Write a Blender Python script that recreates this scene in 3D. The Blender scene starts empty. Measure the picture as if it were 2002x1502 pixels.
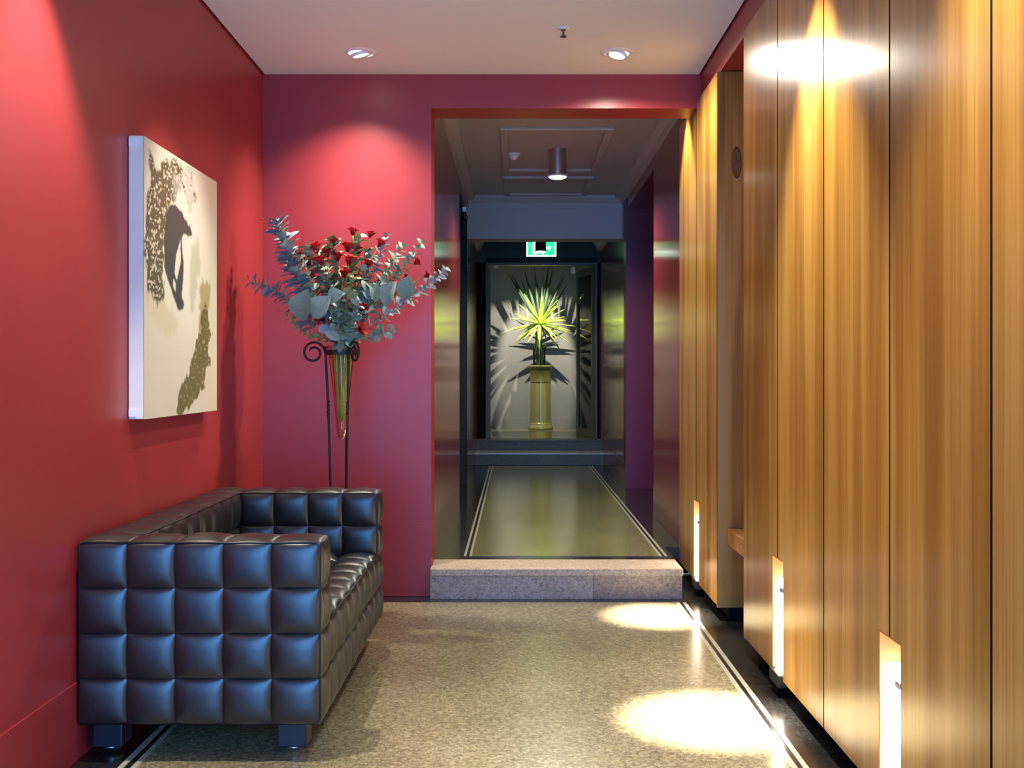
import bpy, bmesh, math, random
import numpy as np
from mathutils import Vector, Matrix
random.seed(7)
R = math.radians
scene = bpy.context.scene
COL = scene.collection

# ------------------------------------------------------------------ camera
F, PX, PY, H = 2100.0, 1008.0, 730.0, 1.207      # focal length / principal point in pixels, eye height
cam_d = bpy.data.cameras.new('camera'); cam = bpy.data.objects.new('camera', cam_d); COL.objects.link(cam)
cam.location = (0, 0, H); cam.rotation_euler = (R(90), 0, 0)
cam_d.sensor_width = 36; cam_d.lens = 36 * F / 2002
cam_d.shift_x = -(PX - 1001) / 2002; cam_d.shift_y = (PY - 751) / 2002
cam_d.clip_start = 0.05
scene.camera = cam

# ------------------------------------------------------------------ world, daylight, exposure
w = bpy.data.worlds.new('World'); scene.world = w; w.use_nodes = True
bg = w.node_tree.nodes['Background']; bg.inputs[0].default_value = (.55, .72, 1, 1); bg.inputs[1].default_value = .5
vs = scene.view_settings
vs.view_transform = 'Standard'; vs.look = 'None'; vs.gamma = 1; vs.use_curve_mapping = False; vs.exposure = 0.0

def area(name, loc, rot, sx, sy, energy, color, parent=None):
    d = bpy.data.lights.new(name, 'AREA'); d.shape = 'RECTANGLE'; d.size = sx; d.size_y = sy
    d.energy = energy; d.color = color
    o = bpy.data.objects.new(name, d); COL.objects.link(o); o.location = loc; o.rotation_euler = rot
    return o
# daylight entering through the glazed street door behind the camera
area('street_daylight', (-.15, -1.12, 1.33), (R(90), 0, 0), 2.3, 2.5, 310, (.11, .37, 1.0))

# ------------------------------------------------------------------ helpers
def wx(px, Y): return (px - PX) / F * Y
def wz(py, Y): return H - (py - PY) / F * Y

_org = {}
def link(o, parent=None, label=None, cat=None, group=None, kind=None):
    COL.objects.link(o)
    if parent is not None: o.parent = parent
    if label: o['label'] = label
    if cat: o['category'] = cat
    if group: o['group'] = group
    if kind: o['kind'] = kind
    return o
def thing(name, loc, label, cat, group=None, kind=None):
    o = bpy.data.objects.new(name, None); o.empty_display_size = .05
    o.location = loc; _org[o.name] = Vector(loc)
    return link(o, None, label, cat, group, kind)
def wo(o): return _org.get(o.name, Vector((0, 0, 0)))

def mobj(name, V, Fc, mat, parent=None, smooth=False, own=False, **kw):
    """mesh object from world-space vertices; origin at the parent's base or at its own bottom centre"""
    V = [Vector(v) for v in V]
    mn = Vector([min(v[i] for v in V) for i in range(3)]); mx = Vector([max(v[i] for v in V) for i in range(3)])
    base = Vector(((mn.x + mx.x) / 2, (mn.y + mx.y) / 2, mn.z))
    org = base
    me = bpy.data.meshes.new(name)
    me.from_pydata([tuple(v - org) for v in V], [], Fc)
    if smooth: me.shade_smooth()
    me.update()
    if mat: me.materials.append(mat)
    o = bpy.data.objects.new(name, me)
    o.location = org - (wo(parent) if parent else Vector((0, 0, 0)))
    _org[o.name] = org
    return link(o, parent, **kw)

def fix_normals(o):
    bm = bmesh.new(); bm.from_mesh(o.data); bmesh.ops.recalc_face_normals(bm, faces=bm.faces); bm.to_mesh(o.data); bm.free()

BOXF = [(0, 3, 2, 1), (4, 5, 6, 7), (0, 1, 5, 4), (1, 2, 6, 5), (2, 3, 7, 6), (3, 0, 4, 7)]
def bxv(x0, x1, y0, y1, z0, z1):
    return [(x0, y0, z0), (x1, y0, z0), (x1, y1, z0), (x0, y1, z0), (x0, y0, z1), (x1, y0, z1), (x1, y1, z1), (x0, y1, z1)]
def box(name, x0, x1, y0, y1, z0, z1, mat, parent=None, bevel=0, **kw):
    o = mobj(name, bxv(x0, x1, y0, y1, z0, z1), BOXF, mat, parent, **kw)
    if bevel:
        bm = bmesh.new(); bm.from_mesh(o.data)
        bmesh.ops.bevel(bm, geom=list(bm.edges), offset=bevel, segments=2, affect='EDGES', profile=.5)
        bm.to_mesh(o.data); bm.free()
    return o
def prism(name, poly, axis, a0, a1, mat, parent=None, **kw):
    """poly = list of 2D points, extruded along axis ('x','y','z') from a0 to a1"""
    def p3(p, a): return {'x': (a, p[0], p[1]), 'y': (p[0], a, p[1]), 'z': (p[0], p[1], a)}[axis]
    n = len(poly)
    V = [p3(p, a0) for p in poly] + [p3(p, a1) for p in poly]
    Fc = [tuple(range(n)), tuple(range(2 * n - 1, n - 1, -1))] + [(i, i + n, (i + 1) % n + n, (i + 1) % n) for i in range(n)]
    o = mobj(name, V, Fc, mat, parent, **kw); fix_normals(o); return o
def tube_vf(pts, rad, seg=8, cap=True):
    pts = [Vector(p) for p in pts]; n = len(pts)
    rad = rad if isinstance(rad, (list, tuple)) else [rad] * n
    V, Fc = [], []; ref = None
    for i, p in enumerate(pts):
        t = (pts[min(i + 1, n - 1)] - pts[max(i - 1, 0)]).normalized()
        if ref is None: ref = Vector((0, 0, 1)) if abs(t.z) < .9 else Vector((1, 0, 0))
        a = t.cross(ref)
        if a.length < 1e-5: a = t.orthogonal()
        a.normalize(); b = t.cross(a).normalized(); ref = -t.cross(a).cross(t) if False else ref
        ref = a.cross(t).normalized()
        for k in range(seg):
            c = 2 * math.pi * k / seg
            V.append(p + (a * math.cos(c) + b * math.sin(c)) * rad[i])
    for i in range(n - 1):
        for k in range(seg):
            k2 = (k + 1) % seg
            Fc.append((i * seg + k, i * seg + k2, (i + 1) * seg + k2, (i + 1) * seg + k))
    if cap: Fc += [tuple(range(seg - 1, -1, -1)), tuple(range((n - 1) * seg, n * seg))]
    return V, Fc
def tube(name, pts, rad, mat, parent=None, seg=8, **kw):
    V, Fc = tube_vf(pts, rad, seg)
    o = mobj(name, V, Fc, mat, parent, smooth=True, **kw); fix_normals(o); return o
def lathe_vf(prof, seg, c):
    V = [(c[0] + r * math.cos(2 * math.pi * k / seg), c[1] + r * math.sin(2 * math.pi * k / seg), c[2] + z) for r, z in prof for k in range(seg)]
    n = len(prof)
    Fc = [(i * seg + k, i * seg + (k + 1) % seg, (i + 1) * seg + (k + 1) % seg, (i + 1) * seg + k) for i in range(n - 1) for k in range(seg)]
    return V, Fc
def lathe(name, prof, c, mat, parent=None, seg=32, smooth=True, cap=True, **kw):
    V, Fc = lathe_vf(prof, seg, c); n = len(prof)
    if cap: Fc += [tuple(range(seg - 1, -1, -1)), tuple(range((n - 1) * seg, n * seg))]
    o = mobj(name, V, Fc, mat, parent, smooth=smooth, **kw); fix_normals(o); return o
def autosmooth(o, ang=35):
    bm = bmesh.new(); bm.from_mesh(o.data)
    for e in bm.edges:
        if len(e.link_faces) == 2 and e.calc_face_angle(0) > R(ang): e.smooth = False
    bm.to_mesh(o.data); bm.free(); return o
def spline(P, n=12):
    P = [Vector(p) for p in P]; P = [P[0] * 2 - P[1]] + P + [P[-1] * 2 - P[-2]]; out = []
    for i in range(1, len(P) - 2):
        for k in range(n):
            t = k / n; p0, p1, p2, p3 = P[i - 1:i + 3]
            out.append(.5 * ((2 * p1) + (p2 - p0) * t + (2 * p0 - 5 * p1 + 4 * p2 - p3) * t * t + (-p0 + 3 * p1 - 3 * p2 + p3) * t ** 3))
    out.append(P[-2]); return out
def spot(name, loc, target, energy, color, cone, blend=.5, size=.03, parent=None):
    d = bpy.data.lights.new(name, 'SPOT'); d.energy = energy; d.color = color
    d.spot_size = R(cone); d.spot_blend = blend; d.shadow_soft_size = size
    o = bpy.data.objects.new(name, d); COL.objects.link(o)
    q = (Vector(target) - Vector(loc)).to_track_quat('-Z', 'Y')
    o.rotation_euler = q.to_euler()
    if parent: o.parent = parent; o.location = Vector(loc) - wo(parent)
    else: o.location = loc
    return o

# ------------------------------------------------------------------ materials
def mat_new(name):
    m = bpy.data.materials.new(name); m.use_nodes = True; nt = m.node_tree
    return m, nt, nt.nodes['Principled BSDF']
def mat(name, col, rough=.5, metal=0, spec=.5, coat=0, noise=0, nscale=8, bump=0, bscale=40, emit=None, estr=0, trans=0, sheen=0, coat_r=.1):
    m, nt, p = mat_new(name); N = nt.nodes; L = nt.links
    p.inputs['Base Color'].default_value = (*col, 1); p.inputs['Roughness'].default_value = rough
    p.inputs['Metallic'].default_value = metal; p.inputs['Specular IOR Level'].default_value = spec
    p.inputs['Coat Weight'].default_value = coat; p.inputs['Coat Roughness'].default_value = coat_r
    p.inputs['Transmission Weight'].default_value = trans
    if emit: p.inputs['Emission Color'].default_value = (*emit, 1); p.inputs['Emission Strength'].default_value = estr
    tc = N.new('ShaderNodeTexCoord')
    if noise:
        t = N.new('ShaderNodeTexNoise'); t.inputs['Scale'].default_value = nscale; t.inputs['Detail'].default_value = 5
        L.new(tc.outputs['Object'], t.inputs['Vector'])
        r = N.new('ShaderNodeMapRange'); r.inputs[1].default_value = .3; r.inputs[2].default_value = .7
        r.inputs[3].default_value = 1 - noise; r.inputs[4].default_value = 1 + noise
        L.new(t.outputs[0], r.inputs[0])
        mx = N.new('ShaderNodeMix'); mx.data_type = 'RGBA'; mx.blend_type = 'MULTIPLY'; mx.inputs[0].default_value = 1
        mx.inputs[6].default_value = (*col, 1); L.new(r.outputs[0], mx.inputs[7]); L.new(mx.outputs[2], p.inputs['Base Color'])
    if bump:
        t = N.new('ShaderNodeTexNoise'); t.inputs['Scale'].default_value = bscale; t.inputs['Detail'].default_value = 4
        L.new(tc.outputs['Object'], t.inputs['Vector'])
        b = N.new('ShaderNodeBump'); b.inputs['Strength'].default_value = bump; b.inputs['Distance'].default_value = .01
        L.new(t.outputs[0], b.inputs['Height']); L.new(b.outputs[0], p.inputs['Normal'])
    return m
def ramp(nt, stops):
    r = nt.nodes.new('ShaderNodeValToRGB'); e = r.color_ramp.elements
    while len(e) < len(stops): e.new(.5)
    for i, (pos, c) in enumerate(stops): e[i].position = pos; e[i].color = (*c, 1)
    return r
def mat_wood(name, dark, mid, light, rough=.30):
    m, nt, p = mat_new(name); N, L = nt.nodes, nt.links
    tc = N.new('ShaderNodeTexCoord'); oi = N.new('ShaderNodeObjectInfo')
    mul = N.new('ShaderNodeMath'); mul.operation = 'MULTIPLY'; mul.inputs[1].default_value = 37; L.new(oi.outputs['Random'], mul.inputs[0])
    add = N.new('ShaderNodeVectorMath'); add.operation = 'ADD'; L.new(tc.outputs['Object'], add.inputs[0]); L.new(mul.outputs[0], add.inputs[1])
    def nz(s, sc, det, dist=0):
        mp = N.new('ShaderNodeMapping'); mp.inputs['Scale'].default_value = s; L.new(add.outputs[0], mp.inputs[0])
        t = N.new('ShaderNodeTexNoise'); t.inputs['Scale'].default_value = sc; t.inputs['Detail'].default_value = det; t.inputs['Distortion'].default_value = dist
        L.new(mp.outputs[0], t.inputs['Vector']); return t.outputs[0]
    a = nz((3.2, 3.2, .26), 1.0, 3, .3)                # large figure: contour lines make the cathedral grain
    sc = N.new('ShaderNodeMath'); sc.operation = 'MULTIPLY'; sc.inputs[1].default_value = 34; L.new(a, sc.inputs[0])
    sn = N.new('ShaderNodeMath'); sn.operation = 'SINE'; L.new(sc.outputs[0], sn.inputs[0])
    b = nz((110, 110, 1.0), 1.0, 4); c = nz((8, 8, .30), 1.0, 4, .4)
    k = N.new('ShaderNodeMath'); k.operation = 'MULTIPLY_ADD'; k.inputs[1].default_value = .07; L.new(sn.outputs[0], k.inputs[0]); L.new(c, k.inputs[2])
    k2 = N.new('ShaderNodeMath'); k2.operation = 'MULTIPLY_ADD'; k2.inputs[1].default_value = .40; L.new(b, k2.inputs[0]); L.new(k.outputs[0], k2.inputs[2])
    k3 = N.new('ShaderNodeMath'); k3.operation = 'MULTIPLY_ADD'; k3.inputs[1].default_value = .35; L.new(a, k3.inputs[0]); L.new(k2.outputs[0], k3.inputs[2])
    r = ramp(nt, [(.66, dark), (.87, mid), (1.08 if False else 1.0, light)]); L.new(k3.outputs[0], r.inputs[0]); L.new(r.outputs[0], p.inputs['Base Color'])
    p.inputs['Roughness'].default_value = rough; p.inputs['Specular IOR Level'].default_value = .5
    bp = N.new('ShaderNodeBump'); bp.inputs['Strength'].default_value = .04; bp.inputs['Distance'].default_value = .002
    L.new(b, bp.inputs['Height']); L.new(bp.outputs[0], p.inputs['Normal'])
    return m
def mat_terrazzo(name, cols, rough=.25, s1=95, s2=230, spec=.5):
    m, nt, p = mat_new(name); N, L = nt.nodes, nt.links
    tc = N.new('ShaderNodeTexCoord')
    def vor(s):
        v = N.new('ShaderNodeTexVoronoi'); v.inputs['Scale'].default_value = s; L.new(tc.outputs['Object'], v.inputs['Vector'])
        sp = N.new('ShaderNodeSeparateColor'); L.new(v.outputs['Color'], sp.inputs[0]); return sp.outputs[0]
    r1 = ramp(nt, [(.0, cols[0]), (.35, cols[1]), (.75, cols[2]), (1, cols[3])]); L.new(vor(s1), r1.inputs[0])
    r2 = ramp(nt, [(.0, cols[0]), (.4, cols[1]), (.8, cols[2]), (1, cols[3])]); L.new(vor(s2), r2.inputs[0])
    mx = N.new('ShaderNodeMix'); mx.data_type = 'RGBA'; mx.inputs[0].default_value = .5
    L.new(r1.outputs[0], mx.inputs[6]); L.new(r2.outputs[0], mx.inputs[7])
    t = N.new('ShaderNodeTexNoise'); t.inputs['Scale'].default_value = 1.6; t.inputs['Detail'].default_value = 5; L.new(tc.outputs['Object'], t.inputs['Vector'])
    mr = N.new('ShaderNodeMapRange'); mr.inputs[1].default_value = .3; mr.inputs[2].default_value = .7; mr.inputs[3].default_value = .86; mr.inputs[4].default_value = 1.12
    L.new(t.outputs[0], mr.inputs[0])
    mm = N.new('ShaderNodeMix'); mm.data_type = 'RGBA'; mm.blend_type = 'MULTIPLY'; mm.inputs[0].default_value = 1
    L.new(mx.outputs[2], mm.inputs[6]); L.new(mr.outputs[0], mm.inputs[7]); L.new(mm.outputs[2], p.inputs['Base Color'])
    p.inputs['Roughness'].default_value = rough; p.inputs['Specular IOR Level'].default_value = spec
    return m
def mat_emit(name, col, strength):
    m = bpy.data.materials.new(name); m.use_nodes = True; nt = m.node_tree; nt.nodes.clear()
    o = nt.nodes.new('ShaderNodeOutputMaterial'); e = nt.nodes.new('ShaderNodeEmission')
    e.inputs[0].default_value = (*col, 1); e.inputs[1].default_value = strength; nt.links.new(e.outputs[0], o.inputs[0]); return m
def mat_glass(name, tint=(1, 1, 1), rough=.02, clear=.9):
    m = bpy.data.materials.new(name); m.use_nodes = True; nt = m.node_tree; nt.nodes.clear(); N, L = nt.nodes, nt.links
    o = N.new('ShaderNodeOutputMaterial'); t = N.new('ShaderNodeBsdfTransparent'); g = N.new('ShaderNodeBsdfGlossy')
    t.inputs[0].default_value = (*tint, 1); g.inputs['Roughness'].default_value = rough
    fr = N.new('ShaderNodeFresnel'); fr.inputs[0].default_value = 1.5
    ad = N.new('ShaderNodeMath'); ad.operation = 'ADD'; ad.inputs[1].default_value = 1 - clear; ad.use_clamp = True
    L.new(fr.outputs[0], ad.inputs[0]); mx = N.new('ShaderNodeMixShader'); L.new(ad.outputs[0], mx.inputs[0])
    L.new(t.outputs[0], mx.inputs[1]); L.new(g.outputs[0], mx.inputs[2]); L.new(mx.outputs[0], o.inputs[0]); return m

M_red = mat('red_paint', (.33, .032, .036), .38, noise=.06, nscale=1.5, bump=.015, bscale=25)
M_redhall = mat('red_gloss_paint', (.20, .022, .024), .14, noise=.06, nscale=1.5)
M_white = mat('white_ceiling_paint', (.80, .815, .825), .8, noise=.015, nscale=1.2)
M_grey = mat('grey_hall_ceiling_paint', (.50, .50, .50), .6, noise=.03, nscale=2)
M_dark = mat('dark_recess', (.012, .011, .012), .7, spec=.08, noise=.2)
M_wood = mat_wood('golden_veneer', (.33, .145, .022), (.46, .225, .038), (.56, .30, .065), .22)
M_wood2 = mat_wood('olive_veneer', (.22, .10, .018), (.36, .17, .030), (.47, .25, .06), .4)
M_woodred = mat('orange_wood_lining', (.55, .20, .06), .45, noise=.1, nscale=30)
M_terr = mat_terrazzo('beige_terrazzo', [(.11, .095, .055), (.22, .19, .105), (.31, .27, .155), (.46, .41, .25)], .22)
M_terrg = mat_terrazzo('hall_terrazzo', [(.11, .105, .05), (.17, .165, .075), (.22, .21, .10), (.28, .26, .13)], .16)  # green reflections of plant and exit sign mixed into the base colours
M_black = mat_terrazzo('black_terrazzo', [(.006, .006, .006), (.011, .011, .011), (.018, .017, .016), (.035, .033, .03)], .2)
M_inlay = mat_terrazzo('ivory_inlay', [(.36, .34, .25), (.44, .42, .31), (.5, .47, .36), (.55, .52, .4)], .25)
M_step = mat_terrazzo('pink_step_terrazzo', [(.22, .15, .10), (.46, .36, .27), (.55, .44, .33), (.67, .56, .43)], .45)
M_stepd = mat_terrazzo('slate_step_terrazzo', [(.05, .05, .045), (.08, .08, .07), (.10, .10, .085), (.14, .13, .10)], .45)
M_leather = mat('black_leather', (.012, .0115, .012), .36, spec=.9, bump=.10, bscale=22, noise=.2, nscale=12)
M_pipe = mat('black_leather_piping', (.006, .006, .007), .45, noise=.1)
M_legp = mat('blue_black_lacquer', (.010, .014, .024), .35, noise=.1)
M_metal = mat('satin_nickel', (.55, .55, .55), .3, metal=1, noise=.05)
M_iron = mat('wrought_iron', (.025, .020, .018), .5, metal=.3, noise=.3, nscale=60)
M_trim = mat('white_trim_enamel', (.82, .82, .80), .35, noise=.02)
M_plaster = mat('grey_beige_plaster', (.30, .28, .24), .6, noise=.05, nscale=3)
M_black_metal = mat('black_metal', (.015, .016, .016), .5, metal=.0, spec=.25, noise=.1)
M_frame = mat('bronze_door_frame', (.15, .145, .11), .5, metal=.1, noise=.08)
M_glass = mat_glass('clear_glass', (.93, .96, .93), .03, .95)
M_vglass = mat_glass('vase_glass', (.95, .92, .82), .03, .985)
M_emit = mat_emit('lamp_glow', (1, .95, .86), 14)
M_emit_hall = mat_emit('hall_lamp_glow', (.93, 1, .90), 8)
M_slot = mat_emit('tube_glow', (1, .88, .70), 14)

SPOTC = (1.0, .925, .79)

# ------------------------------------------------------------------ room constants
XL, XR, YB, ZC = -1.369, 1.003, 5.82, 2.826
YF = -.95
XP = .985                       # face of the timber panelling
ZP0, ZP1 = .071, 2.682
SEAM0, PITCH = 2.224, .605
HL, HR, HF = -.457, 1.010, .163   # corridor walls and floor level
XJ = 1.046                      # recessed plinth
DOP = dict(x0=-.356, x1=.975, z0=.425, z1=2.53)

ST = dict(kind='structure')
# floor of the lobby
fl = box('floor', XL - .1, 1.6, YF, 6.47, -.12, -.002, M_black, label='black polished terrazzo border around the lobby floor', **ST)
box('terrazzo_field', -1.16, .845, YF, 5.66, -.004, 0, M_terr, fl, label='speckled beige terrazzo field')
for x0, x1 in ((-1.218, -1.200), (-1.178, -1.16), (.845, .863), (.880, .898)):
    box('inlay_strip', x0, x1, YF, 5.66, -.004, .0004, M_inlay, fl)
# ceiling of the lobby, with a narrow shadow gap to the walls
ce = box('ceiling', XL + .012, XR - .010, YF, YB - .004, ZC, ZC + .10, M_white, label='flat white plaster ceiling over the lobby', **ST)
# walls
box('wall_left', XL - .15, XL, YF, YB + .24, -.12, ZC + .2, M_red, label='red painted side wall behind the sofa and canvas', **ST)
bl = box('baseboard_left', XL, XL + .004, YF, YB, 0, .245, M_red, label='flush red skirting along the sofa wall', **ST)
wb = box('wall_back', XL - .02, HL, YB, YB + .235, -.12, ZC + .2, M_red, label='magenta red wall behind the vase stand', **ST)
hd = box('wall_lintel', HL, XR + .3, YB, YB + .235, 2.643, ZC + .2, M_red, label='red lintel over the corridor opening', **ST)
prism('baseboard_back', [(XL, 0), (HL, 0), (HL, .376), (-.545, .376), (-.575, .365), (-.65, .285), (-.69, .252), (-.75, .236), (XL, .236)], 'y', YB - .005, YB, M_red,
      label='red skirting ramping up beside the step', **ST)
wr = box('wall_right', 1.55, 1.7, YF, 6.6, -.12, ZC + .2, M_red, label='red wall behind the timber panelling', **ST)
box('trim_1', XR, 1.55, YF, YB, ZP1 + .004, ZC + .2, M_red, label='narrow red bulkhead above the timber panels', **ST)
# street wall behind the camera with a glazed door
for nm, a in (('wall_front', (XL - .15, -1.30, YF - .12, YF, -.12, ZC + .2)), ('wall_front', (1.0, 1.7, YF - .12, YF, -.12, ZC + .2)), ('wall_front', (-1.30, 1.0, YF - .12, YF, 2.62, ZC + .2))):
    box(nm, *a, M_red, label='red painted wall around the glazed street door', **ST)
d1 = box('door_1', -1.30, 1.0, YF - .09, YF - .03, 2.56, 2.62, M_frame, label='glazed street door letting in daylight', **ST)
for x in (-1.30, -.175, .95): box('stile', x, x + .05, YF - .09, YF - .03, 0, 2.56, M_frame, d1)
for x0, x1 in ((-1.25, -.175), (-.125, .95)): box('pane', x0, x1, YF - .065, YF - .055, 0, 2.56, M_glass, d1)

# ------------------------------------------------------------------ step up into the corridor
SX1 = .895
st = thing('stone_step', (.2, 5.85, 0), 'pinkish terrazzo step up into the corridor', 'step', kind='structure')
box('tread', HL, SX1, 5.735, 6.03, HF - .042, HF, M_step, st, bevel=.006)
box('riser_slab', HL, .415, 5.755, 6.0, -.01, HF - .042, M_step, st)
box('riser_slab', .417, SX1 - .002, 5.757, 6.0, -.01, HF - .042, mat_terrazzo('rust_step_terrazzo', [(.20, .12, .08), (.41, .29, .20), (.49, .35, .25), (.58, .44, .32)], .45), st)
# corridor floor
prof = [(HL - .15, 6.03), (SX1, 6.03), (SX1, 6.46), (2.2, 6.46), (2.2, 12.86), (HL - .15, 12.86)]
hf = prism('floor_hall', prof, 'z', HF - .16, HF - .002, M_black, label='black terrazzo border of the corridor floor', **ST)
box('terrazzo_field', -.251, .822, 6.14, 12.10, HF - .004, HF, M_terrg, hf, label='polished terrazzo field with green reflections tinted into its colour')
for x0, x1 in ((-.296, -.282), (-.265, -.251), (.822, .836), (.853, .867)):
    box('inlay_strip', x0, x1, 6.14, 12.10, HF - .004, HF + .0004, M_inlay, hf)
# far steps
s1 = thing('stone_step', (.3, 12.2, HF), 'lower slate step at the end of the corridor with a pale nosing', 'step', kind='structure')
box('riser_slab', HL, 1.0, 12.20, 12.60, HF, .285, M_stepd, s1)
box('tread', HL, 1.0, 12.18, 12.62, .285, .300, M_inlay, s1)
s2 = thing('stone_step', (.3, 12.6, .3), 'upper slate step under the glazed doorway at corridor end', 'step', kind='structure')
box('riser_slab', HL, 1.0, 12.58, 12.9, .296, .410, M_stepd, s2)
box('tread', HL, 1.0, 12.56, 12.9, .410, .425, M_stepd, s2)
box('floor_display', -1.2, 1.9, 12.9, 15.4, .30, .425, M_terrg, label='pale floor of the display room beyond the doors', **ST)

# corridor walls
HT = 3.05
box('wall_hall_left', HL - .2, HL, YB + .235, 8.80, HF - .15, HT, M_redhall, label='glossy dark red corridor wall beside the lobby opening', **ST)
box('wall_hall_left', HL - .2, HL, 8.80, 10.08, 2.70, HT, M_redhall, label='glossy red wall above the corridor door', **ST)
box('wall_hall_left', HL - .2, HL, 10.08, 12.85, HF - .15, HT, M_redhall, label='glossy red corridor wall between the dark door and the far steps', **ST)
box('wall_hall_right', HR, HR + .2, 6.46, 7.86, HF - .15, HT, M_redhall, label='glossy red corridor wall next to the timber panelling', **ST)
box('wall_hall_right', HR, HR + .2, 7.86, 9.74, 2.70, HT, M_redhall, label='dark red header above the corridor side opening', **ST)
box('wall_hall_right', 1.0, 2.3, 9.74, 9.94, HF - .15, HT, mat('dark_plum_wall', (.13, .012, .045), .4, noise=.06), label='magenta return wall inside the corridor side opening', **ST)  # darker and more magenta than the other corridor walls
box('wall_hall_right', 1.0, 1.2, 9.94, 12.85, HF - .15, HT, M_redhall, label='glossy red corridor wall between the side opening and far steps', **ST)
box('wall_side_passage', 2.2, 2.35, 6.46, 9.94, HF - .15, HT, M_redhall, label='dark red wall inside the side passage', **ST)
box('wall_side_passage', HR + .2, 2.2, 6.47, 6.53, HF - .15, HT, M_redhall, label='dark red near wall of the side passage', **ST)
for y0, y1 in ((6.46, 7.86),):
    box('baseboard_hall_right', HR - .004, HR, y0, y1, HF, .395, M_redhall, label='flush red skirting on the corridor wall by the panelling', **ST)
box('baseboard_hall_right', .996, 1.0, 9.74, 12.2, HF, .395, M_redhall, label='flush red skirting on the far corridor wall', **ST)
# corridor ceiling
ch = box('ceiling_hall', HL - .1, 2.3, YB + .235, 10.1, 2.87, HT, M_grey, label='grey plaster corridor ceiling with moulded panels', **ST)
def frame_rect(name, x0, x1, y0, y1, z, wd, th, m, parent):
    for a in ((x0, x1, y0, y0 + wd), (x0, x1, y1 - wd, y1), (x0, x0 + wd, y0 + wd, y1 - wd), (x1 - wd, x1, y0 + wd, y1 - wd)):
        box(name, *a, z - th, z, m, parent, bevel=.006)
frame_rect('panel_moulding', -.105, .665, 7.25, 8.78, 2.87, .055, .022, M_grey, ch)
frame_rect('panel_moulding', -.105, .665, 9.05, 9.95, 2.87, .055, .022, M_grey, ch)
cprof = lambda x, s: [(x, 2.79), (x + s * .018, 2.79), (x + s * .03, 2.82), (x + s * .075, 2.845), (x + s * .085, 2.87), (x, 2.87)]
prism('cornice', cprof(HL, 1), 'y', YB + .235, 10.1, M_grey, ch)
prism('cornice', cprof(HR, -1), 'y', YB + .235, 10.1, M_grey, ch)
bmh = box('trim_2', HL, 1.003, 10.1, 10.35, 2.472, HT, M_grey, label='grey beam crossing the corridor ceiling', **ST)
prism('cornice', [(10.1, 2.75), (10.085, 2.75), (10.07, 2.80), (10.02, 2.845), (10.015, 2.87), (10.1, 2.87)], 'x', HL + .02, 1.0, M_grey, bmh)
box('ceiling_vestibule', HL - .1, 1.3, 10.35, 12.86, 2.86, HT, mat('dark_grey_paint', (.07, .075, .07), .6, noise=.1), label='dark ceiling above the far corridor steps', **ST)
for x, s in ((HL, 1), (1.0, -1)):
    prism('trim_3', [(x, 2.66), (x + s * .03, 2.67), (x + s * .10, 2.80), (x + s * .11, 2.86), (x, 2.86)], 'y', 10.35, 12.85, M_grey, label='grey cornice above the far corridor walls', **ST)
# door in the left corridor wall
dd = thing('corridor_door', (HL - .06, 9.44, HF), 'dark flush door set in the left corridor wall', 'door')
box('leaf', HL - .10, HL - .06, 8.86, 10.02, HF, 2.64, M_dark, dd)
for y0, y1 in ((8.80, 8.86), (10.02, 10.08)): box('jamb', HL - .12, HL + .004, y0, y1, HF, 2.70, M_black_metal, dd)
box('head', HL - .12, HL + .004, 8.86, 10.02, 2.64, 2.70, M_black_metal, dd)
cl = box('closer_arm', HL + .0, HL + .03, 9.25, 9.68, 2.60, 2.64, M_metal, dd)

# end wall with glazed doorway
he = box('wall_hall_end', HL - .2, 1.2, 12.85, 12.95, DOP['z1'], HT, mat('dark_olive_paint', (.05, .06, .05), .5, noise=.1), label='dark wall above the glazed doors carrying the exit sign', **ST)
box('wall_hall_end', HL - .2, DOP['x0'], 12.85, 12.95, .30, DOP['z1'], M_dark, label='dark jamb beside the open glass door leaf on the door-side wall', **ST)
box('wall_hall_end', DOP['x1'], 1.2, 12.85, 12.95, .30, DOP['z1'], M_dark, label='dark jamb between the glazed doorway and magenta opening side', **ST)
df = thing('door_frame', (.31, 12.83, .425), 'slim bronze metal frame around the display room doorway', 'door frame')
for x0, x1 in ((DOP['x0'], DOP['x0'] + .022), (DOP['x1'] - .022, DOP['x1'])): box('jamb', x0, x1, 12.835, 12.96, .425, DOP['z1'], M_frame, df)
box('head', DOP['x0'] + .022, DOP['x1'] - .022, 12.835, 12.96, 2.50, DOP['z1'], M_frame, df)
box('transom', DOP['x0'], DOP['x1'], 12.82, 12.85, 2.535, 2.585, M_black_metal, df)
def glass_leaf(hx, s, ang, label):
    t = thing('glass_door', (hx, 12.97, .43), label, 'door')
    def part(nm, a0, a1, z0, z1, th, m):
        o = mobj(nm, bxv(a0, a1, -th / 2, th / 2, z0, z1), BOXF, m, None)
        o.parent = t; V = Vector(((a0 + a1) / 2, 0, z0)); o.location = V
    wd = .655
    part('stile', 0, .05, 0, 2.06, .04, M_frame); part('stile', wd - .05, wd, 0, 2.06, .04, M_frame)
    part('rail', .05, wd - .05, 0, .09, .04, M_frame); part('rail', .05, wd - .05, 1.98, 2.06, .04, M_frame)
    part('pane', .05, wd - .05, .09, 1.98, .008, M_glass)
    t.rotation_euler.z = ang
glass_leaf(DOP['x1'] - .03, -1, math.pi - R(76), 'glass door leaf swung open beside the magenta-opening side of the doorway')
glass_leaf(DOP['x0'] + .03, 1, R(91), 'glass door leaf swung open on the same side as the dark corridor door')

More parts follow.
